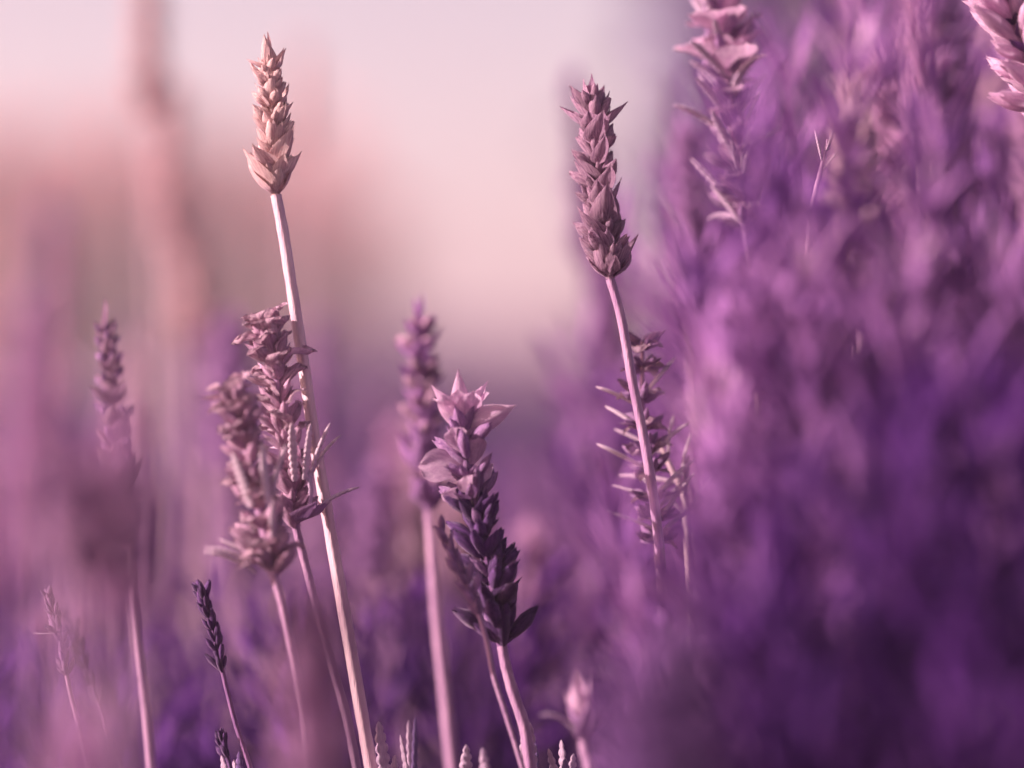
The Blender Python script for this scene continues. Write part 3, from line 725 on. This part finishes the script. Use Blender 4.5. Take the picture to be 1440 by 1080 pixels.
# ------------------------------------------------------------------ setting: soil, far field, hillside, trees
g = []
xs = np.concatenate([-np.geomspace(600, .5, 22), [0], np.geomspace(.5, 600, 22)]); ys = np.concatenate([[-30, -5, 0], np.geomspace(.5, 900, 40)])
V = [(x, y, 0.006 * noise.noise(Vector((x * 6, y * 6, 0))) if abs(x) < 6 and y < 12 else 0) for y in ys for x in xs]
tag(link('ground', mesh('ground_mesh', V, grid_faces(len(xs), len(ys))), None, M['soil']), 'dark bare soil under the lavender', 'ground', kind='structure')

# far field: low continuous canopy of lavender rows
V = []; xs = np.linspace(-30, 30, 160); ys = np.linspace(11.5, 40, 90)
for y in ys:
    for x in xs:
        V.append((x, y, .20 + .16 * math.sin(y * 3.4) + .05 * noise.noise(Vector((x * 2.2, y * 2.2, 3)))))
tag(link('lavender_field', mesh('far_field_mesh', V, grid_faces(len(xs), len(ys))), None, M['field']), 'far blurred lavender field in purple rows', 'lavender field', kind='stuff')

# hillside to the left
V = []; xs = np.linspace(-40, 45, 90); ys = np.linspace(38, 75, 40)
for y in ys:
    for x in xs:
        px = x / (K * 55) + 720
        hgt = 1.15 + .25 * math.sin(x * .12 + 1)
        prof = math.sin(math.pi * min(1, (y - 38) / 37 + .02)) ** .7
        V.append((x, y, max(-.2, hgt * prof * (1 + .08 * noise.noise(Vector((x * .3, y * .3, 1)))) - .05)))
tag(link('hill', mesh('hill_mesh', V, grid_faces(len(xs), len(ys))), None, M['hill']), 'low rosy brown rise blurred under the bright sky', 'hill', kind='structure')

def tree(label, x, y, h, r, seed, name='tree', cat='tree', group='far trees behind the bush', mat='crown', low=.30):
    rnd = random.Random(seed); root = tag(empty(name, (x, y, 0)), label, cat, group)
    wood = Bag(); th = h * .75
    wood.add(*tube(catmull([Vector((0, 0, -.1)), Vector((.1, 0, th * .5)), Vector((-.05, .1, th))], 5), lambda t: .16 - .11 * t, 8))
    leaf = Bag(); bl = blade_geo(.5, .3)
    for q in range(9):
        a = q * 2.4; p0 = Vector((0, 0, h * (.25 + .05 * q))); p1 = Vector((math.cos(a) * r * .7, math.sin(a) * r * .7, h * (.35 + .065 * q)))
        wood.add(*tube(catmull([p0, p0.lerp(p1, .5) + Vector((0, 0, .15)), p1], 3), lambda t: .06 - .045 * t, 5))
    cl = [(Vector((rnd.gauss(0, .45) * r, rnd.gauss(0, .45) * r, h * rnd.uniform(low, .95)))) for _ in range(60)]
    for c_ in cl:
        for k in range(60):
            p = c_ + Vector((rnd.gauss(0, .16), rnd.gauss(0, .16), rnd.gauss(0, .14))) * r
            z = Vector((rnd.gauss(0, 1), rnd.gauss(0, 1), rnd.gauss(0, 1))).normalized()
            leaf.addM(bl, place(p, z, Vector((rnd.gauss(0, 1), rnd.gauss(0, 1), 1)), rnd.uniform(.14, .28)))
    link('trunk', wood.mesh('trunk_mesh'), root, M['bark'])
    link('crown', leaf.mesh('crown_mesh'), root, M[mat])
for i, (px, y, h, r) in enumerate(((1290, 16, 3.4, 1.0), (1420, 14, 3.3, 1.0), (1540, 17, 4.2, 1.2))):
    tree('blurred dark violet tree standing far behind the tall bush', (px - 720) * K * y, y, h, r, i)

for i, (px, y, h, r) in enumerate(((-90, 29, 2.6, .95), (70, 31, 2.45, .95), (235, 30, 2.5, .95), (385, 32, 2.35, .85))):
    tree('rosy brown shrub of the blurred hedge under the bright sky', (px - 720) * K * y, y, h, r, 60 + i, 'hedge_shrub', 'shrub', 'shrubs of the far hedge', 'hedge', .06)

# ------------------------------------------------------------------ the evening air
bx = [(-650, 650), (-40, 950), (-1.0, 5.4)]
V = [(x, y, z) for z in bx[2] for y in bx[1] for x in bx[0]]
hz = link('haze', mesh('haze_mesh', V, [(0, 2, 3, 1), (4, 5, 7, 6), (0, 1, 5, 4), (2, 6, 7, 3), (0, 4, 6, 2), (1, 3, 7, 5)], False))
hm = bpy.data.materials.new('haze_air'); hm.use_nodes = True
hn = hm.node_tree; hn.nodes.remove(hn.nodes['Principled BSDF'])
pv = hn.nodes.new('ShaderNodeVolumePrincipled')
pv.inputs['Color'].default_value = (0.95, 0.80, 0.86, 1)
pv.inputs['Density'].default_value = 0.014
pv.inputs['Anisotropy'].default_value = 0.3
hn.links.new(pv.outputs[0], hn.nodes['Material Output'].inputs['Volume'])
hz.data.materials.append(hm)
tag(hz, 'thin pale pink evening haze over the field', 'haze', kind='stuff')
